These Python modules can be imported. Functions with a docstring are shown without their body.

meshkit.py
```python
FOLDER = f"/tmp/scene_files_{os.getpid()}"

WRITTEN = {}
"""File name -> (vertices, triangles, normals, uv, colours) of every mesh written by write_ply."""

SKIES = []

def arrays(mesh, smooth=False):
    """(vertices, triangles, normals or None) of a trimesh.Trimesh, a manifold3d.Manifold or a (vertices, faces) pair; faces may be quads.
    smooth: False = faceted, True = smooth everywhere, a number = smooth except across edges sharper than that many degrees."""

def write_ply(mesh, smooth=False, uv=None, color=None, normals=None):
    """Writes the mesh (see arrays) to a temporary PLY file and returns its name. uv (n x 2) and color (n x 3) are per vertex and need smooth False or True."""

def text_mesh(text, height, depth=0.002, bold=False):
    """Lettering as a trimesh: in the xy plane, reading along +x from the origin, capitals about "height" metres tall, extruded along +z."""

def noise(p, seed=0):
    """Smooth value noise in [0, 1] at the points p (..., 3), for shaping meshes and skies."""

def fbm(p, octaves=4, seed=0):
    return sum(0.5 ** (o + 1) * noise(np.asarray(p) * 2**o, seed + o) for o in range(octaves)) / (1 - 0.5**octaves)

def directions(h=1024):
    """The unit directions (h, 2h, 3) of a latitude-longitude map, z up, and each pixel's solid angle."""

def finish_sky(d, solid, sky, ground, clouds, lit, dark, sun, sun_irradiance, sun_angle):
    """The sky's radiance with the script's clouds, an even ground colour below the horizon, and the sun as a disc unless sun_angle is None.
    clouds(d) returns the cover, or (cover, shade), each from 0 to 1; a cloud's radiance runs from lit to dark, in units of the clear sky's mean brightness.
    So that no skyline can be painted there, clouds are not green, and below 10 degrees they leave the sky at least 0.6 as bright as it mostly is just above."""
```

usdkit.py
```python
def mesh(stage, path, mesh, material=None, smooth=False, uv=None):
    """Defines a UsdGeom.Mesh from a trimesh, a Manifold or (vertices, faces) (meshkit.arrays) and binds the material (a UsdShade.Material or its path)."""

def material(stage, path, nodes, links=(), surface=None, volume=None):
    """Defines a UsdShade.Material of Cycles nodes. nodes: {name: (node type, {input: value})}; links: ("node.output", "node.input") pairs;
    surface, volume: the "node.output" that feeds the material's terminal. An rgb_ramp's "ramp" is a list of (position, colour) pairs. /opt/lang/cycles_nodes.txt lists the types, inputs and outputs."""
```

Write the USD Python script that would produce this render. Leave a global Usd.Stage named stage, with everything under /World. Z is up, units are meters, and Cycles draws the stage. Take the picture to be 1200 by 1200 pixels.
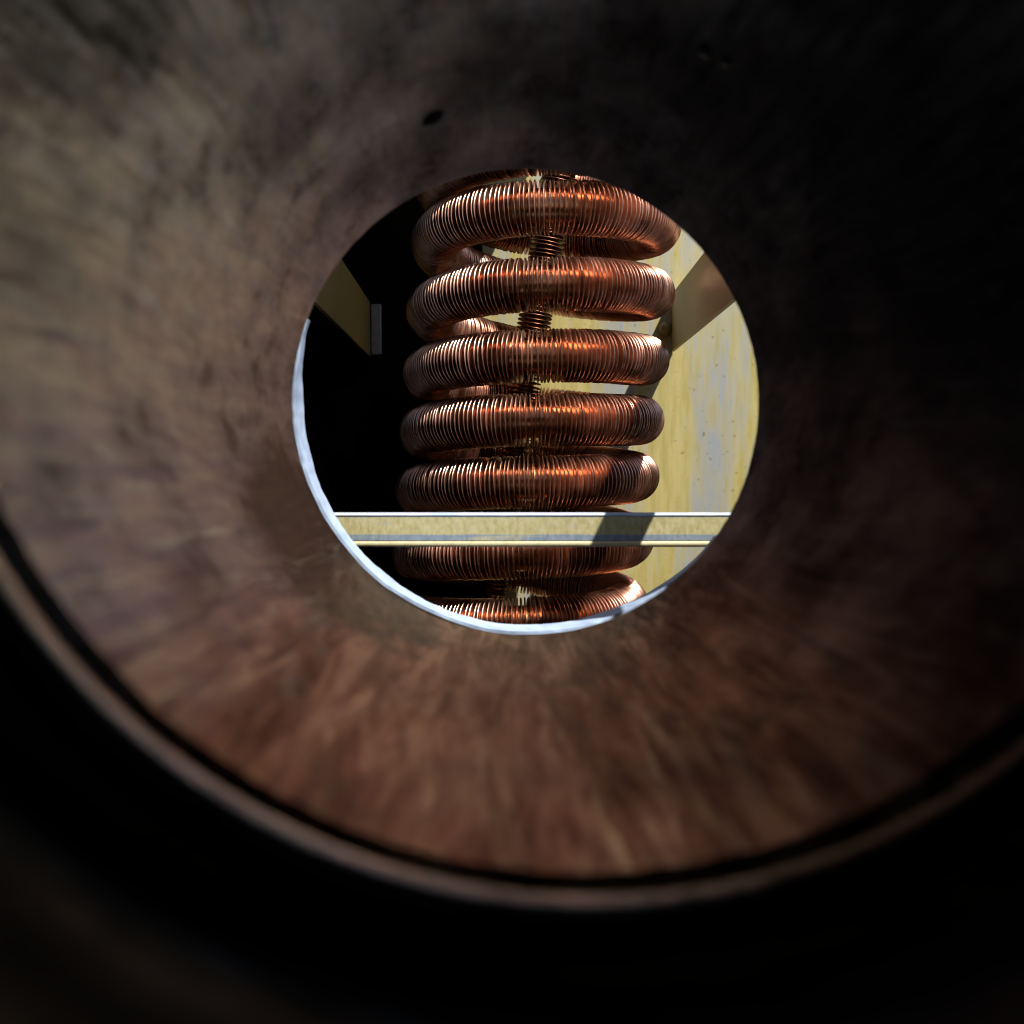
import math, random
import numpy as np, trimesh, usdkit, meshkit
from pxr import Usd, UsdGeom, UsdLux, UsdShade, Gf, Sdf, Vt
from scipy.interpolate import PchipInterpolator

random.seed(5); rng = np.random.default_rng(5)
stage = Usd.Stage.CreateInMemory()
UsdGeom.SetStageUpAxis(stage, UsdGeom.Tokens.z); UsdGeom.SetStageMetersPerUnit(stage, 1.0)
UsdGeom.Xform.Define(stage, '/World'); UsdGeom.Scope.Define(stage, '/World/Looks')

# ------------------------------------------------------------------ camera, sky, sun, exposure
F = 1250.0                                   # focal length in photo pixels (photo is 1200 wide)
PITCH, YAW = math.atan(65 / F), math.atan(4 / F)
cam = UsdGeom.Camera.Define(stage, '/World/camera')
cam.CreateFocalLengthAttr(26.0); cam.CreateHorizontalApertureAttr(26.0 * 1200 / F); cam.CreateVerticalApertureAttr(26.0 * 1200 / F)
cam.CreateClippingRangeAttr(Gf.Vec2f(0.005, 200))
cam.CreateFStopAttr(12.0); cam.CreateFocusDistanceAttr(0.56)
cam.CreateExposureAttr(0.85)
fwd = np.array([math.sin(YAW) * math.cos(PITCH), math.cos(YAW) * math.cos(PITCH), -math.sin(PITCH)])
rgt = np.cross(fwd, [0, 0, 1]); rgt /= np.linalg.norm(rgt); upv = np.cross(rgt, fwd)
cam.AddTransformOp().Set(Gf.Matrix4d(*rgt, 0, *upv, 0, *(-fwd), 0, 0, 0, 0, 1))

SUN = np.array([0.45, -0.49, 1.0]); SUN /= np.linalg.norm(SUN)      # towards the sun
SUN_ELEV, SUN_ROT = math.asin(SUN[2]), math.atan2(SUN[0], SUN[1])
sky_mat = usdkit.material(stage, '/World/Looks/sky_light', {
    's': ('sky_texture', {'sky_type': 'single_scattering', 'sun_disc': False, 'sun_elevation': SUN_ELEV, 'sun_rotation': SUN_ROT}),
    'b': ('background_shader', {'strength': 0.05})}, [('s.color', 'b.color')], surface='b.background')
dome = UsdLux.DomeLight.Define(stage, '/World/sky')
UsdShade.MaterialBindingAPI.Apply(dome.GetPrim()).Bind(sky_mat)
dome.GetPrim().SetCustomDataByKey('kind', 'structure')
sun = UsdLux.DistantLight.Define(stage, '/World/sun')
sun.CreateIntensityAttr(1.25); sun.CreateAngleAttr(0.5); sun.CreateColorAttr(Gf.Vec3f(1.0, 0.95, 0.86))
sun.CreateNormalizeAttr(True)
q = np.cross([0, 0, 1], SUN); q /= np.linalg.norm(q); p_ = np.cross(SUN, q)
sun.AddTransformOp().Set(Gf.Matrix4d(*q, 0, *p_, 0, *SUN, 0, 0, 0, 0, 1))

# ------------------------------------------------------------------ helpers
def ray(px, py):
    d = fwd + rgt * (px - 600) / F + upv * (600 - py) / F
    return d / d[1]
def at(px, py, y):                            # the point at depth y that the photo shows at a pixel
    return ray(px, py) * y

used = {}
def numbered(name, parent='/World'):
    k = used.get((parent, name), 0); used[(parent, name)] = k + 1
    return f'{parent}/{name}' + (f'_{k:03d}' if k else '')
def tag(prim, label=None, cat=None, group=None, kind=None):
    for k, v in (('label', label), ('category', cat), ('group', group), ('kind', kind)):
        if v: prim.SetCustomDataByKey(k, v)
    return prim
def thing(name, label, cat, loc=(0, 0, 0), group=None):
    path = numbered(name); x = UsdGeom.Xform.Define(stage, path); x.AddTranslateOp().Set(Gf.Vec3d(*map(float, loc)))
    origin[path] = np.array(loc, float)
    return tag(x.GetPrim(), label, cat, group)
origin = {}
PX, PZ, R, Y0, Y1 = 0.0050, 0.0151, 0.065, 0.1082, 0.2987      # the pipe: axis, bore radius, near and far end
def obj(name, m, mat, parent=None, smooth=30, label=None, kind=None):
    base = str(parent.GetPath()) if parent is not None else '/World'
    top = '/'.join(base.split('/')[:3])
    if hasattr(m, 'to_mesh'):
        mm = m.to_mesh(); m = trimesh.Trimesh(mm.vert_properties[:, :3], mm.tri_verts, process=False)
    elif isinstance(m, tuple):
        v, f = np.asarray(m[0], float), np.asarray(m[1], int)
        if f.shape[1] == 4: f = np.vstack([f[:, [0, 1, 2]], f[:, [0, 2, 3]]])
        m = trimesh.Trimesh(v, f, process=False)
    else:
        m = m.copy()
    m.apply_translation(-origin.get(top, np.zeros(3)))
    p = usdkit.mesh(stage, numbered(name, base), m, mat, smooth=smooth).GetPrim()
    return tag(p, label, None, None, kind)

def M(name, nodes, links, surface='p.BSDF'):
    return usdkit.material(stage, '/World/Looks/' + name, nodes, links, surface=surface)
def rbox(x0, x1, y0, y1, z0, z1, c=0.0006):
    """A box with chamfered edges."""
    pts = []
    for sx in (0, 1):
        for sy in (0, 1):
            for sz in (0, 1):
                X, Y, Z = (x1 if sx else x0), (y1 if sy else y0), (z1 if sz else z0)
                dx, dy, dz = (-c if sx else c), (-c if sy else c), (-c if sz else c)
                pts += [(X + dx, Y + dy, Z), (X + dx, Y, Z + dz), (X, Y + dy, Z + dz)]
    return trimesh.convex.convex_hull(np.array(pts))
def tube(path, r, n=24, closed=False, cap=True):
    """A round tube along a polyline (points (k,3)); r a number or one per point."""
    P = np.asarray(path, float); k = len(P); r = np.broadcast_to(r, k)
    T = np.gradient(P, axis=0); T /= np.linalg.norm(T, axis=1, keepdims=True)
    ref = np.array([0, 0, 1.0]) if abs(T[0][2]) < .9 else np.array([1.0, 0, 0])
    N = np.zeros_like(P); v = ref
    for i in range(k):
        v = v - T[i] * (v @ T[i]); v /= np.linalg.norm(v); N[i] = v
    B = np.cross(T, N); a = np.arange(n) / n * 2 * np.pi
    V = P[:, None] + r[:, None, None] * (N[:, None] * np.cos(a)[None, :, None] + B[:, None] * np.sin(a)[None, :, None])
    V = V.reshape(-1, 3); f = []
    i, j = np.meshgrid(np.arange(k - 1), np.arange(n), indexing='ij'); i, j = i.ravel(), j.ravel(); j2 = (j + 1) % n
    f = np.stack([i * n + j, i * n + j2, (i + 1) * n + j2, (i + 1) * n + j], 1)
    m = trimesh.Trimesh(V, np.vstack([f[:, [0, 1, 2]], f[:, [0, 2, 3]]]), process=False)
    if cap:
        e = [trimesh.Trimesh(np.vstack([V[s * n:(s + 1) * n], P[s]]), [(x, (x + 1) % n, n) for x in range(n)], process=False) for s in (0, k - 1)]
        m = trimesh.util.concatenate([m] + e)
    m.fix_normals()
    return m
def ring(profile, cx, cz, a0=0, a1=2 * np.pi, n=192):
    """Revolves a closed profile [(r, y)] about the y-axis through (cx, cz); angle 0 = +x, 90 degrees = +z."""
    pr = np.asarray(profile, float); full = abs(a1 - a0 - 2 * np.pi) < 1e-6; k = len(pr)
    a = np.linspace(a0, a1, n, endpoint=not full)
    V = np.stack([cx + pr[None, :, 0] * np.cos(a)[:, None], np.broadcast_to(pr[None, :, 1], (n, k)), cz + pr[None, :, 0] * np.sin(a)[:, None]], -1).reshape(-1, 3)
    i, j = np.meshgrid(np.arange(n if full else n - 1), np.arange(k), indexing='ij'); i, j = i.ravel(), j.ravel(); i2, j2 = (i + 1) % n, (j + 1) % k
    f = np.stack([i * k + j, i * k + j2, i2 * k + j2, i2 * k + j], 1)
    m = trimesh.Trimesh(V, np.vstack([f[:, [0, 1, 2]], f[:, [0, 2, 3]]]), process=False)
    if not full:
        tri = trimesh.creation.triangulate_polygon(__import__('shapely').Polygon(pr), engine='earcut')
        t = np.asarray(tri[1]); m = trimesh.Trimesh(V, np.vstack([m.faces, t, t[:, ::-1] + (n - 1) * k]), process=False)
    m.fix_normals()
    return m

# ------------------------------------------------------------------ materials
POS = ('geometry', {})
def metal(name, col, col2, rough, metallic=1.0, scale=60, bump=0.02, stretch=(1, 1, 1), spec=.5):
    n = {'g': POS, 'mp': ('mapping', {'scale': stretch}), 'n': ('noise_texture', {'scale': scale, 'detail': 6, 'roughness': .6}),
         'r': ('rgb_ramp', {'ramp': [(.32, col), (.68, col2)]}), 'rr': ('map_range', {'from_min': .3, 'from_max': .7, 'to_min': rough * .75, 'to_max': min(1, rough * 1.3)}),
         'b': ('bump', {'strength': .25, 'distance': bump * .01}), 'p': ('principled_bsdf', {'metallic': metallic, 'specular_ior_level': spec})}
    l = [('g.position', 'mp.vector'), ('mp.vector', 'n.vector'), ('n.fac', 'r.fac'), ('r.color', 'p.base_color'), ('n.fac', 'rr.value'), ('rr.result', 'p.roughness'), ('n.fac', 'b.height'), ('b.normal', 'p.normal')]
    return M(name, n, l)
copper = metal('copper_fin', (.46, .235, .15), (.88, .56, .44), .31, metallic=1.0, scale=55)
copper_core = metal('copper_tube', (.36, .15, .07), (.54, .26, .13), .28, scale=120)

copper_dark = metal('shaded_copper', (.12, .05, .03), (.22, .10, .06), .36, scale=90)  # the shade inside the coil is put into this darker colour

def zinc_yellow(name, seed, base=(.37, .31, .10), base2=(.50, .43, .18), bare=(.29, .315, .34), lo=.50, hi=.60, zs=1.0):
    """Yellow chromated zinc sheet with worn grey-blue streaks along z and dark specks."""
    n = {'g': POS, 'm1': ('mapping', {'scale': (26, 26, 4 * zs), 'location': (seed, 0, 6.2)}), 'n1': ('noise_texture', {'scale': 1, 'detail': 5, 'roughness': .65}),
         'm2': ('mapping', {'scale': (260, 260, 34 * zs), 'location': (0, seed, 0)}), 'n2': ('noise_texture', {'scale': 1, 'detail': 4, 'roughness': .6}),
         'ad': ('math', {'math_type': 'multiply_add', 'value2': .35}), 'r1': ('rgb_ramp', {'ramp': [(lo, (0, 0, 0)), (hi, (1, 1, 1))]}),
         'r2': ('rgb_ramp', {'ramp': [(.3, base), (.7, base2)]}),
         'mx': ('mix_color', {'b': bare}), 'n3': ('noise_texture', {'scale': 230, 'detail': 2}), 'r3': ('rgb_ramp', {'ramp': [(.66, (1, 1, 1)), (.74, (.62, .6, .5))]}),
         'mu': ('mix_color', {'blend_type': 'multiply', 'fac': 1.0}),
         'b': ('bump', {'strength': .2, 'distance': .0002}), 'p': ('principled_bsdf', {'roughness': .5, 'metallic': .15})}
    l = [('g.position', 'm1.vector'), ('m1.vector', 'n1.vector'), ('g.position', 'm2.vector'), ('m2.vector', 'n2.vector'),
         ('n2.fac', 'ad.value1'), ('n1.fac', 'ad.value3'), ('n2.fac', 'r2.fac'), ('ad.value', 'r1.fac'),
         ('r2.color', 'mx.a'), ('r1.color', 'mx.fac'), ('g.position', 'n3.vector'), ('n3.fac', 'r3.fac'), ('mx.result', 'mu.a'), ('r3.color', 'mu.b'),
         ('mu.result', 'p.base_color'), ('n2.fac', 'b.height'), ('b.normal', 'p.normal')]
    return M(name, n, l)
panel_mat = zinc_yellow('yellow_zinc_panel', 3.9, lo=.63, hi=.84)
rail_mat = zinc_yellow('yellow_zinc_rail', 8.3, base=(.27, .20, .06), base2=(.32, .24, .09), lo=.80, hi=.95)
bare_zinc = metal('bare_zinc', (.38, .50, .74), (.48, .60, .80), .55, metallic=.3, scale=150)
top_zinc = metal('worn_top_zinc', (.33, .42, .55), (.50, .55, .62), .55, metallic=.2, scale=120)
lip_mat = metal('cream_zinc_lip', (.41, .36, .20), (.48, .42, .26), .5, metallic=.2, scale=200)
grey_tab = metal('weathered_zinc', (.36, .36, .36), (.55, .55, .54), .6, metallic=.3, scale=260)
shade_sheet = metal('shade_black_sheet', (.008, .006, .005), (.014, .010, .008), .95, metallic=0, scale=60, spec=0)  # near black colour, stands in for the shade left of the coil
black_rubber = metal('black_rubber', (.008, .008, .008), (.012, .012, .012), .95, metallic=0, scale=200, spec=0)
sleeve_mat = metal('black_enamel', (.045, .042, .045), (.065, .06, .064), .45, metallic=0, scale=120)
concrete = metal('concrete', (.30, .29, .27), (.40, .39, .36), .9, metallic=0, scale=12)

# the pipe's bore: sooted grey steel, rusted along the bottom, streaked along its length; the dark right side is painted shade
def shade_nodes():
    # shade put into the colour: near black on the right and upper right, with a ragged edge
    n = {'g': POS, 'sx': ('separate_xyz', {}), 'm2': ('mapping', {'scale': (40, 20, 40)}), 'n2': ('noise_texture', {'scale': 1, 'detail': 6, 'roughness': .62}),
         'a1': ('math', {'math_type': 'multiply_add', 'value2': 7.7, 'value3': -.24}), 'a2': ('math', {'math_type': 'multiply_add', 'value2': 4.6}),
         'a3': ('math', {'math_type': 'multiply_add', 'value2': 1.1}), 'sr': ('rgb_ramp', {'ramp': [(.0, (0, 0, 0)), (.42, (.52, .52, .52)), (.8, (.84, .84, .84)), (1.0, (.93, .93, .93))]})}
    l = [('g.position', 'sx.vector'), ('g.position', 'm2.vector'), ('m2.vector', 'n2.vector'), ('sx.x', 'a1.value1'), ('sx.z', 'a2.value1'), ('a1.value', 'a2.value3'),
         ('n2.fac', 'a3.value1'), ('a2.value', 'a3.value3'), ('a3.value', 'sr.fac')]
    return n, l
n_, l_ = shade_nodes()
STAIN_L = tuple(-v * k for v, k in zip((PX - .0505, .262, PZ - .041), (40, 22, 40)))    # a dark burnt patch low on the left near the far end
pipe_mat = M('sooted_shaded_pipe_bore', {**n_,
    'm1': ('mapping', {'scale': (210, 17, 210)}), 'n1': ('noise_texture', {'scale': 1, 'detail': 5, 'roughness': .62, 'distortion': .5}),
    'm4': ('mapping', {'scale': (75, 45, 75)}), 'n4': ('noise_texture', {'scale': 1, 'detail': 6, 'roughness': .7}),
    'n3': ('noise_texture', {'scale': 420, 'detail': 3, 'roughness': .6}),
    'rz': ('map_range', {'from_min': PZ - .024, 'from_max': PZ - .060, 'to_min': -.12, 'to_max': .62, 'clamp': True}),
    'ra': ('math', {'math_type': 'multiply_add', 'value2': .75}), 'rr': ('rgb_ramp', {'ramp': [(.42, (0, 0, 0)), (.74, (1, 1, 1))]}),
    'ng': ('math', {'math_type': 'multiply_add', 'value2': .62}), 'ng2': ('math', {'math_type': 'multiply', 'value2': .38}), 'grey': ('rgb_ramp', {'ramp': [(.34, (.31, .33, .43)), (.46, (.57, .61, .84)), (.58, (.78, .82, 1.0))]}),
    'rust': ('rgb_ramp', {'ramp': [(.30, (.08, .024, .016)), (.42, (.32, .13, .09)), (.50, (.54, .29, .21)), (.60, (.92, .66, .56))]}),
    'mx': ('mix_color', {}), 'so': ('rgb_ramp', {'ramp': [(.32, (.35, .35, .35)), (.44, (.88, .88, .88)), (.6, (1, 1, 1))]}), 'mu': ('mix_color', {'blend_type': 'multiply', 'fac': 1.0}),
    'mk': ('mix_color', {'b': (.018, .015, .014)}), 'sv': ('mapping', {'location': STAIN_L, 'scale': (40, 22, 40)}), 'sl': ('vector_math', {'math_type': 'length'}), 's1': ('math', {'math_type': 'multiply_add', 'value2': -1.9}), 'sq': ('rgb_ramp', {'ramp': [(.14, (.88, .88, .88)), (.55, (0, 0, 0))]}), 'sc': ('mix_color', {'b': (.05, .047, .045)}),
    'hh': ('math', {'math_type': 'multiply_add', 'value2': .35}), 'me': ('map_range', {'from_min': 0, 'from_max': 1, 'to_min': .95, 'to_max': .0}),
    'b': ('bump', {'strength': .8, 'distance': .0009}),
    'p': ('principled_bsdf', {'roughness': .30, 'specular_ior_level': 0.0})},
    l_ + [('g.position', 'm1.vector'), ('m1.vector', 'n1.vector'), ('g.position', 'm4.vector'), ('m4.vector', 'n4.vector'), ('g.position', 'n3.vector'),
     ('sx.z', 'rz.value'), ('n2.fac', 'ra.value1'), ('rz.result', 'ra.value3'), ('ra.value', 'rr.fac'),
     ('n1.fac', 'ng2.value1'), ('ng2.value', 'ng.value3'), ('n4.fac', 'ng.value1'), ('ng.value', 'grey.fac'), ('n1.fac', 'rust.fac'), ('grey.color', 'mx.a'), ('rust.color', 'mx.b'), ('rr.color', 'mx.fac'),
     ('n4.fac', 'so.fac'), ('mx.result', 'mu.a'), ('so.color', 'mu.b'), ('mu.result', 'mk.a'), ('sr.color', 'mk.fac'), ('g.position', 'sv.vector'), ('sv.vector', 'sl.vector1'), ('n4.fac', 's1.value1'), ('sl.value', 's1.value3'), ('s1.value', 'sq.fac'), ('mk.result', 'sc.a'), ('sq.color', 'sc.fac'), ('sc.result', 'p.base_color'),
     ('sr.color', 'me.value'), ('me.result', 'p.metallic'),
     ('n3.fac', 'hh.value1'), ('n1.fac', 'hh.value3'), ('hh.value', 'b.height'), ('b.normal', 'p.normal')])
bead_mat = M('grey_steel_bead', {**n_, 'cl': ('map_range', {'from_min': .0, 'from_max': .24, 'to_min': 0, 'to_max': 1, 'clamp': True}), 'mk': ('mix_color', {'a': (.88, .92, .97), 'b': (.004, .004, .004)}), 'p': ('principled_bsdf', {'roughness': .33, 'metallic': 1.0})},  # the same painted shade blackens the bead on its right
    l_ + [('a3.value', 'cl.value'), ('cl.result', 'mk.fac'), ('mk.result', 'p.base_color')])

# ------------------------------------------------------------------ setting: the ground outside
GZ = -0.30
obj('ground', trimesh.creation.box(extents=(60, 60, .2), transform=trimesh.transformations.translation_matrix((0, 0, GZ - .1))), concrete, smooth=False, kind='structure')

# ------------------------------------------------------------------ the open box behind the pipe
YB, XL, XR, ZT, ZB = 0.73, -0.24, 0.26, 0.235, -0.26
box = thing('heater_box', 'open sheet metal box with streaked yellow zinc back panel behind copper coil', 'heater box', (0, YB, GZ))
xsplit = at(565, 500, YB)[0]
obj('back_panel', rbox(xsplit, XR, YB, YB + .003, ZB, ZT), panel_mat, box, label='streaked yellow zinc panel with grey worn patches', smooth=30)
obj('back_panel', rbox(XL, xsplit + .03, YB + .0035, YB + .006, ZB, ZT), shade_sheet, box, label='left part of the back, black colour standing in for shade')
obj('side_panel', rbox(XR, XR + .003, .30, YB, ZB, .12), panel_mat, box)
obj('side_panel', rbox(XL - .003, XL, .28, YB + .006, ZB, ZT), shade_sheet, box, label='side panel in black colour standing in for shade')
obj('floor_panel', rbox(XL, XR, .28, YB, ZB - .003, ZB), shade_sheet, box)
SHADE_X = -0.005  # unseen cover pieces below are added and sized to shade the left side
obj('shade_plate', rbox(XL, SHADE_X, .274, .5645, ZT + .0005, ZT + .0035), shade_sheet, box, label='added dark cover shading the left half')
obj('shade_plate', rbox(XL, .038, .5650, .6545, ZT + .0005, ZT + .0035), shade_sheet, box, label='added dark cover shading the left half')
obj('shade_plate', rbox(SHADE_X + .016, .036, .5500, .5645, ZT + .0005, ZT + .0035), shade_sheet, box)  # added strip, shades the rear left of the coil
obj('shade_plate', rbox(XL, .034, .6550, YB + .006, ZT + .0005, ZT + .0035), shade_sheet, box, label='added dark cover shading the left rear')
from shapely.geometry import Point, box as sbox
fp = sbox(XL, ZB, XR, .07).union(sbox(XL, ZB, -.035, ZT)).difference(Point(PX, PZ).buffer(R + .0055, 64))
fp = trimesh.creation.extrude_polygon(fp, .003, engine='earcut')
fp.vertices = np.stack([fp.vertices[:, 0], .272 - fp.vertices[:, 2], fp.vertices[:, 1]], 1); fp.fix_normals()
obj('added_front_panel', fp, shade_sheet, box, smooth=False, label='added black front panel against low sky, with a round hole for the pipe')  # added to keep low skylight off the coil
for lx in (XL + .01, XR - .03):
    for ly in (.30, YB - .03):
        obj('leg', rbox(lx, lx + .02, ly, ly + .02, GZ, ZB - .004), rail_mat, box)

# ------------------------------------------------------------------ side rails and crossbar
def rail(side, pts, label):
    """pts: (x, y, z top, z bottom) of the far end and the near end of the rail's web."""
    (xa, ya, ta, ba), (xb, yb, tb, bb) = pts
    t = thing('support_rail', label, 'rail', (xb, yb, bb))
    s = side; th = .002 * s
    def hexa(x0, z0, z1, xw0, xw1):
        v = []
        for (x, y, zt, zb) in ((xa, ya, z0[0], z1[0]), (xb, yb, z0[1], z1[1])):
            v += [(x + xw0, y, zb), (x + xw1, y, zb), (x + xw1, y, zt), (x + xw0, y, zt)]
        return trimesh.convex.convex_hull(np.array(v))
    obj('web', hexa(0, (ta, tb), (ba, bb), 0, th), rail_mat, t)
    obj('flange', hexa(0, (ta, tb), (ta - .002, tb - .002), th, .017 * s), rail_mat, t)
    return t, (xa, ya, ta, ba)
YE = 0.729
a, b = at(787, 345, YE), at(786, 412, YE); tn = math.tan(math.radians(2.0)); L = YE - .315
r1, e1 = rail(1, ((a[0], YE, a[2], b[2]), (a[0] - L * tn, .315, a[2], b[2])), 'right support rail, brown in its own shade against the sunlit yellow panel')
bolt = trimesh.creation.icosphere(3, .0045); bolt.apply_scale((1, .7, 1.1)); bc = at(780, 386, YE); bolt.apply_translation((bc[0], YE - .0005, bc[2]))
obj('bolt_head', bolt, rail_mat, r1)
a, b = at(434, 355, YE), at(434, 418, YE)
r2, e2 = rail(-1, ((a[0], YE, a[2], b[2]), (a[0] + L * tn, .315, a[2], b[2])), 'left support rail, dim ochre with a small grey end tab beside the black left back')
obj('end_tab', rbox(a[0] + .0006, a[0] + .0075, YE - .0025, YE - .0002, b[2] + .0015, a[2] - .001), grey_tab, r2, label='small grey weathered end tab')
for t, s, (xa, ya, ta, ba) in ((r1, 1, e1), (r2, -1, e2)):             # the front arms that carry the rails, out of sight beside the pipe
    x0 = xa - s * L * tn; lo, hi = sorted((x0 + s * .018, s * .25))
    obj('arm', rbox(lo, hi, .315, .318, ba + .002, ta - .002), rail_mat, t)

YC = 0.42
bl = [at(600, y, YC)[2] for y in (602.5, 641.0)]
bh = bl[0] - bl[1]
cb = thing('crossbar', 'yellow zinc crossbar with a blue grey band running across in front of the coil', 'crossbar', (0, YC, bl[1]))
z0, z1 = bl[1], bl[0]
bar_mat = M('worn_zinc_bar', {'g': POS, 'sx': ('separate_xyz', {}), 'm1': ('mapping', {'scale': (70, 70, 300)}), 'n1': ('noise_texture', {'scale': 1, 'detail': 5, 'roughness': .7}),
    'm2': ('mapping', {'scale': (500, 500, 260)}), 'n2': ('noise_texture', {'scale': 1, 'detail': 4, 'roughness': .65}), 'm3': ('mapping', {'scale': (24, 24, 200)}), 'n3': ('noise_texture', {'scale': 1, 'detail': 3}),
    'h': ('map_range', {'from_min': z0, 'from_max': z1, 'to_min': 0, 'to_max': 1}), 'w': ('math', {'math_type': 'multiply_add', 'value2': .10}),
    'br': ('rgb_ramp', {'ramp': [(.20, (0, 0, 0)), (.245, (1, 1, 1)), (.405, (1, 1, 1)), (.45, (0, 0, 0)), (.93, (0, 0, 0)), (.98, (.8, .8, .8))]}),
    'gap': ('rgb_ramp', {'ramp': [(.30, (.15, .15, .15)), (.40, (1, 1, 1))]}), 'bm': ('mix_color', {'blend_type': 'multiply', 'fac': 1.0}),
    'yl': ('rgb_ramp', {'ramp': [(.30, (.35, .30, .14)), (.5, (.46, .41, .21)), (.7, (.53, .49, .32))]}), 'bl': ('rgb_ramp', {'ramp': [(.3, (.15, .20, .28)), (.7, (.27, .32, .38))]}),
    'gr': ('rgb_ramp', {'ramp': [(.60, (0, 0, 0)), (.75, (.7, .7, .7))]}), 'm0': ('mix_color', {'b': (.35, .38, .40)}), 'mx': ('mix_color', {}),
    'b': ('bump', {'strength': .4, 'distance': .0003}), 'p': ('principled_bsdf', {'roughness': .5, 'metallic': .15})},
    [('g.position', 'sx.vector'), ('sx.z', 'h.value'), ('g.position', 'm1.vector'), ('m1.vector', 'n1.vector'), ('g.position', 'm2.vector'), ('m2.vector', 'n2.vector'), ('g.position', 'm3.vector'), ('m3.vector', 'n3.vector'),
     ('n1.fac', 'w.value1'), ('h.result', 'w.value3'), ('w.value', 'br.fac'), ('n3.fac', 'gap.fac'), ('br.color', 'bm.a'), ('gap.color', 'bm.b'), ('n2.fac', 'yl.fac'), ('n2.fac', 'bl.fac'), ('n1.fac', 'gr.fac'),
     ('yl.color', 'm0.a'), ('gr.color', 'm0.fac'), ('m0.result', 'mx.a'), ('bl.color', 'mx.b'), ('bm.result', 'mx.fac'), ('mx.result', 'p.base_color'), ('n2.fac', 'b.height'), ('b.normal', 'p.normal')])
obj('face', rbox(XL, XR, YC, YC + .004, z0 + .0022, z1 - .0004, .0005), bar_mat, cb)
obj('lip', rbox(XL, XR, YC - .0007, YC + .004, z0, z0 + .0023, .0008), lip_mat, cb, label='rounded cream lower lip')
obj('top_strip', rbox(XL, XR, YC - .0003, YC + .0065, z1 - .0012, z1 + .0004, .0007), top_zinc, cb, label='bare zinc top edge')

# ------------------------------------------------------------------ the finned copper coil
YA, RC, RFIN, RCORE = 0.612, 0.0610, 0.0138, 0.0096
LEANF = math.tan(math.radians(3.0))
def axis_x(z):                                  # coil axis leans to the right going up
    py = 535 - z / YA * F
    return (640 - .0726 * (py - 258) - 596) / F * YA
RINGX, RINGF = .066, -.033                      # the turns' own tilt: right side low, front high
rows = {-2: 890, -1: 810, 0: 731, 1: 648, 2: 565, 3: 492, 4: 417, 5: 333, 6: 243, 7: 172, 8: 92}
zs = []
for u, py in rows.items():
    y = YA - RC
    z = at(620, py, y)[2]
    zs.append(at(620, py, y - LEANF * z)[2] + RC * RINGF)
zfun = PchipInterpolator(list(rows), zs)
def coil_point(u):
    phi = 2 * np.pi * u; z = zfun(u)
    s, c_ = np.sin(phi), np.cos(phi)
    return np.stack([axis_x(z) + RC * s, YA - LEANF * z - RC * c_, z - RC * s * RINGX - RC * c_ * RINGF], -1)
coil = thing('finned_coil', 'coil of finned copper tube stacked in sunlit turns inside the box', 'copper coil', (axis_x(0), YA, float(zfun(-1.5))))
prof = [(-.00050, RCORE - .0004), (-.00042, RFIN - .0006), (-.00030, RFIN - .00018), (0, RFIN), (.00030, RFIN - .00018), (.00042, RFIN - .0006), (.00050, RCORE - .0004)]
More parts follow.
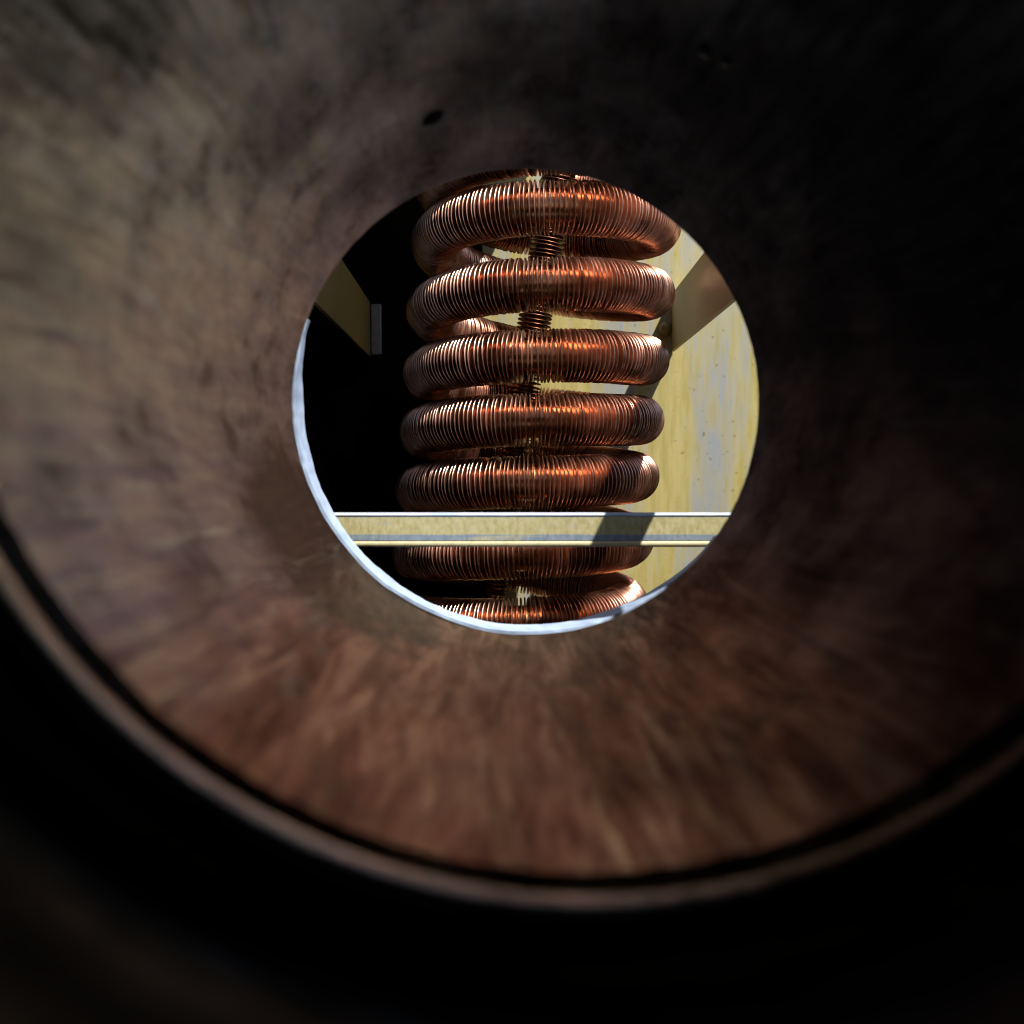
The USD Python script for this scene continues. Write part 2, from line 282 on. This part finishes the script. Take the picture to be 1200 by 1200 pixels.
def fins(points, tangents, n=36, jit=.022, scale=1.0, side=1.0):
    k = len(prof); a = np.arange(n) / n * 2 * np.pi; V, Fc = [], []
    i, j = np.meshgrid(np.arange(k - 1), np.arange(n), indexing='ij'); i, j = i.ravel(), j.ravel(); j2 = (j + 1) % n
    q = np.stack([i * n + j, i * n + j2, (i + 1) * n + j2, (i + 1) * n + j], 1); q = np.vstack([q[:, [0, 1, 2]], q[:, [0, 2, 3]]])
    for P, T in zip(points, tangents):
        T = T + rng.normal(0, jit, 3); T /= np.linalg.norm(T)
        ref = np.array([0, 0, 1.0]) if abs(T[2]) < .9 else np.array([1.0, 0, 0])
        N = ref - T * (ref @ T); N /= np.linalg.norm(N); B = np.cross(T, N)
        rs = 1 + rng.normal(0, .006)
        for (ax, r) in prof:
            rr = r * scale * (rs if r > RCORE else 1)
            V.append(P + T * ax + rr * (N[None] * np.cos(a)[:, None] + B[None] * np.sin(a)[:, None]))
        Fc.append(q + len(Fc) * k * n)
    m = trimesh.Trimesh(np.vstack(V), np.vstack(Fc), process=False)
    return m
uu = np.linspace(-1.5, 7.5, 9 * 2000 + 1); PP = coil_point(uu)
ss = np.concatenate([[0], np.cumsum(np.linalg.norm(np.diff(PP, axis=0), axis=1))])
FP = 0.00212
for k in range(9):
    ua, ub = 6.5 - k, 7.5 - k                    # from the back round the front to the back, top turn first
    sa, sb = np.interp([ua, ub], uu, ss)
    uc = np.linspace(ua, ub, 97); turn = obj('turn', tube(coil_point(uc), RCORE, 24, cap=True), copper_core, coil, smooth=40)
    g = np.arange(math.ceil(sa / FP), math.ceil(sb / FP)) * FP
    g = g + rng.normal(0, .00008, len(g))
    uf = np.interp(g, ss, uu); P = coil_point(uf); T = coil_point(uf + 1e-4) - coil_point(uf - 1e-4); T /= np.linalg.norm(T, axis=1, keepdims=True)
    obj('fins', fins(P, T), copper, turn, smooth=60, kind='stuff')

# the straight finned riser standing inside the coil
YV = YA + .022
pa, pb = at(573, 700, YV), at(659, 180, YV)
d = (pb - pa) / np.linalg.norm(pb - pa); pa = pa - d * .05; pb = pb + d * .03
riser = thing('finned_riser', 'straight upright finned copper tube standing inside the coil', 'copper tube', pa)
obj('tube', tube(np.linspace(pa, pb, 8), RCORE * .62, 20), copper_core, riser, smooth=40)
nf = int(np.linalg.norm(pb - pa) / .0024); P = pa + d * (np.arange(nf) * .0024)[:, None]
obj('fins', fins(P, np.repeat(d[None], nf, 0), n=32, scale=.73), copper_dark, riser, smooth=60, kind='stuff')

# ------------------------------------------------------------------ zinc collar cradle beyond the pipe's end
YK = 0.381
cr = thing('cradle_collar', 'half round bare zinc collar bright in the sun just beyond the pipe mouth', 'collar', (PX, YK, GZ))
ck = at(619.5, 469.0, YK); RK = 0.0825
cb_ = ring([(RK, YK - .002), (RK + .0012, YK - .002), (RK + .0012, YK + .0130), (RK, YK + .0130)], ck[0], ck[2], math.radians(160), math.radians(324), 160)
an = (np.degrees(np.arctan2(cb_.vertices[:, 2] - ck[2], cb_.vertices[:, 0] - ck[0])) % 360); tap = np.clip(np.minimum(an - 158, (324 - an) * .7) / 22, .25, 1)
cb_.vertices[:, 1] = YK - .002 + (cb_.vertices[:, 1] - YK + .002) * tap
wob = (meshkit.fbm(cb_.vertices * 90, 3, 4) - .5) * .0012 + (meshkit.fbm(cb_.vertices * 500, 2, 6) - .5) * .0004
dv = cb_.vertices - np.array([ck[0], 0, ck[2]]); dv[:, 1] = 0; dv /= np.linalg.norm(dv, axis=1, keepdims=True)
cb_.vertices = cb_.vertices + dv * wob[:, None] + np.array([0, 1.0, 0]) * (wob * 1.2)[:, None]
obj('band', cb_, bare_zinc, cr, smooth=40)
from shapely.geometry import Polygon
ang = np.radians(np.linspace(195, 325, 40)); arc = [(ck[0] + (RK + .0014) * math.cos(t), ck[2] + (RK + .0014) * math.sin(t)) for t in ang]
poly = Polygon(arc + [(arc[-1][0] + .02, arc[-1][1]), (arc[-1][0] + .02, GZ), (arc[0][0] - .02, GZ), (arc[0][0] - .02, arc[0][1])])
pl = trimesh.creation.extrude_polygon(poly, .003, engine='earcut')
pl.vertices = np.stack([pl.vertices[:, 0], YK + .002 + pl.vertices[:, 2], pl.vertices[:, 1]], 1); pl.fix_normals()
obj('stand_plate', pl, rail_mat, cr, smooth=False)

# ------------------------------------------------------------------ the pipe we look through
C1 = np.array([PX, Y1, PZ]); AX = ray(574, 587); AX /= np.linalg.norm(AX)     # the pipe dips a little towards the box
ex = np.cross(AX, [0, 0, 1.0]); ex /= np.linalg.norm(ex); ROT = np.stack([ex, AX, np.cross(ex, AX)], 1)
def tilt(m):
    m = m.copy(); m.vertices = C1 + (m.vertices - C1) @ ROT.T
    return m
def bore_hit(px, py):                          # where the sight line through a pixel meets the bore, in the pipe's own straight frame
    o = C1 + ROT.T @ (-C1) - np.array([PX, 0, PZ]); dr = ROT.T @ ray(px, py)
    aq, bq, cq = dr[0] ** 2 + dr[2] ** 2, 2 * (dr[0] * o[0] + dr[2] * o[2]), o[0] ** 2 + o[2] ** 2 - R * R
    return o + dr * ((-bq + math.sqrt(bq * bq - 4 * aq * cq)) / (2 * aq)) + np.array([PX, 0, PZ])
pipe = thing('flue_pipe', 'sooty grey and rust brown steel pipe the coil is seen through', 'pipe', (PX, Y1, PZ - R))
na, ny = 720, 216
A = np.arange(na) / na * 2 * np.pi; YY = np.linspace(Y0, Y1, ny)
AA, YG = np.meshgrid(A, YY, indexing='ij')
base = np.stack([PX + R * np.cos(AA), YG, PZ + R * np.sin(AA)], -1)
lump = (meshkit.fbm(base * np.array([90, 25, 90]), 4, 3) - .5) * .0009 + (meshkit.fbm(base * np.array([420, 70, 420]), 3, 9) - .5) * .0009
hole_pts = []
for (px, py, rh, dp) in ((508, 138, .0024, .0034),):      # a small blind hole in the upper wall
    h = bore_hit(px, py)
    dist = np.linalg.norm((base - h) * np.array([1, .8, 1]), axis=-1)
    lump = lump + dp * (1 - np.clip((dist - rh * .6) / (rh * .6), 0, 1))
edge = np.clip((Y1 - YG) / .004, 0, 1)
rad = R + lump * np.clip(edge, .3, 1)
inner = np.stack([PX + rad * np.cos(AA), YG, PZ + rad * np.sin(AA)], -1)
W = R + .0045
outer = np.stack([PX + W * np.cos(A), np.full(na, Y1), PZ + W * np.sin(A)], -1); outer0 = np.stack([PX + W * np.cos(A), np.full(na, Y0), PZ + W * np.sin(A)], -1)
grid = np.concatenate([inner, outer[:, None], outer0[:, None]], 1); kk = ny + 2
i, j = np.meshgrid(np.arange(na), np.arange(kk), indexing='ij'); i, j = i.ravel(), j.ravel(); i2, j2 = (i + 1) % na, (j + 1) % kk
f = np.stack([i * kk + j, i * kk + j2, i2 * kk + j2, i2 * kk + j], 1)
pm = trimesh.Trimesh(grid.reshape(-1, 3), np.vstack([f[:, [0, 1, 2]], f[:, [0, 2, 3]]]), process=False); pm.fix_normals()
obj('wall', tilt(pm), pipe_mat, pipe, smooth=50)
for (px, py) in ((827, 60), (851, 70)):                                # two screw tips poking through the upper right wall
    h = bore_hit(px, py); n_ = np.array([PX - h[0], 0, PZ - h[2]]); n_ /= np.linalg.norm(n_)
    obj('screw_tip', tilt(tube([h - n_ * .001, h + n_ * .0005, h + n_ * .0010, h + n_ * .0013], [.0012, .0012, .0009, .0002], 16)), grey_tab, pipe, smooth=40)

# ------------------------------------------------------------------ gasket, bead and the dark sleeve at the near end
gk = thing('sleeve_adapter', 'black ribbed adapter sleeve around the near end with a grey rolled bead', 'pipe adapter', (PX, .12, PZ - .08))
obj('gasket', tilt(ring([(.0678, Y0 - .0005), (.0678, Y0 - .0054), (.0700, Y0 - .0054), (.0700, Y0 - .0005)], PX, PZ)), black_rubber, gk)
bp = [(.0690, -.0058), (.0660, -.0056), (.0652, -.0059), (.0648, -.0067), (.0647, -.0084), (.0648, -.0100), (.0652, -.0108), (.0660, -.0112), (.0690, -.0110)]
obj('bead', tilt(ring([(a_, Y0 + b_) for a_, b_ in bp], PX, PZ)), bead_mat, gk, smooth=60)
pr = [(.0705, Y0 - .002)]
for i_ in range(12):
    y = Y0 - .012 - i_ * .016
    pr += [(.0712, y), (.0700, y - .004), (.0712, y - .008)]
pr += [(.0712, -.09), (.078, -.09), (.078, Y0 - .002)]
obj('sleeve', tilt(ring(pr, PX, PZ)), sleeve_mat, gk, smooth=60)
obj('blackout_cap', tilt(ring([(.0005, -.0945), (.078, -.0945), (.078, -.0905), (.0005, -.0905)], PX, PZ)), sleeve_mat, gk, smooth=30)  # unseen, added behind the camera to keep daylight out of the pipe
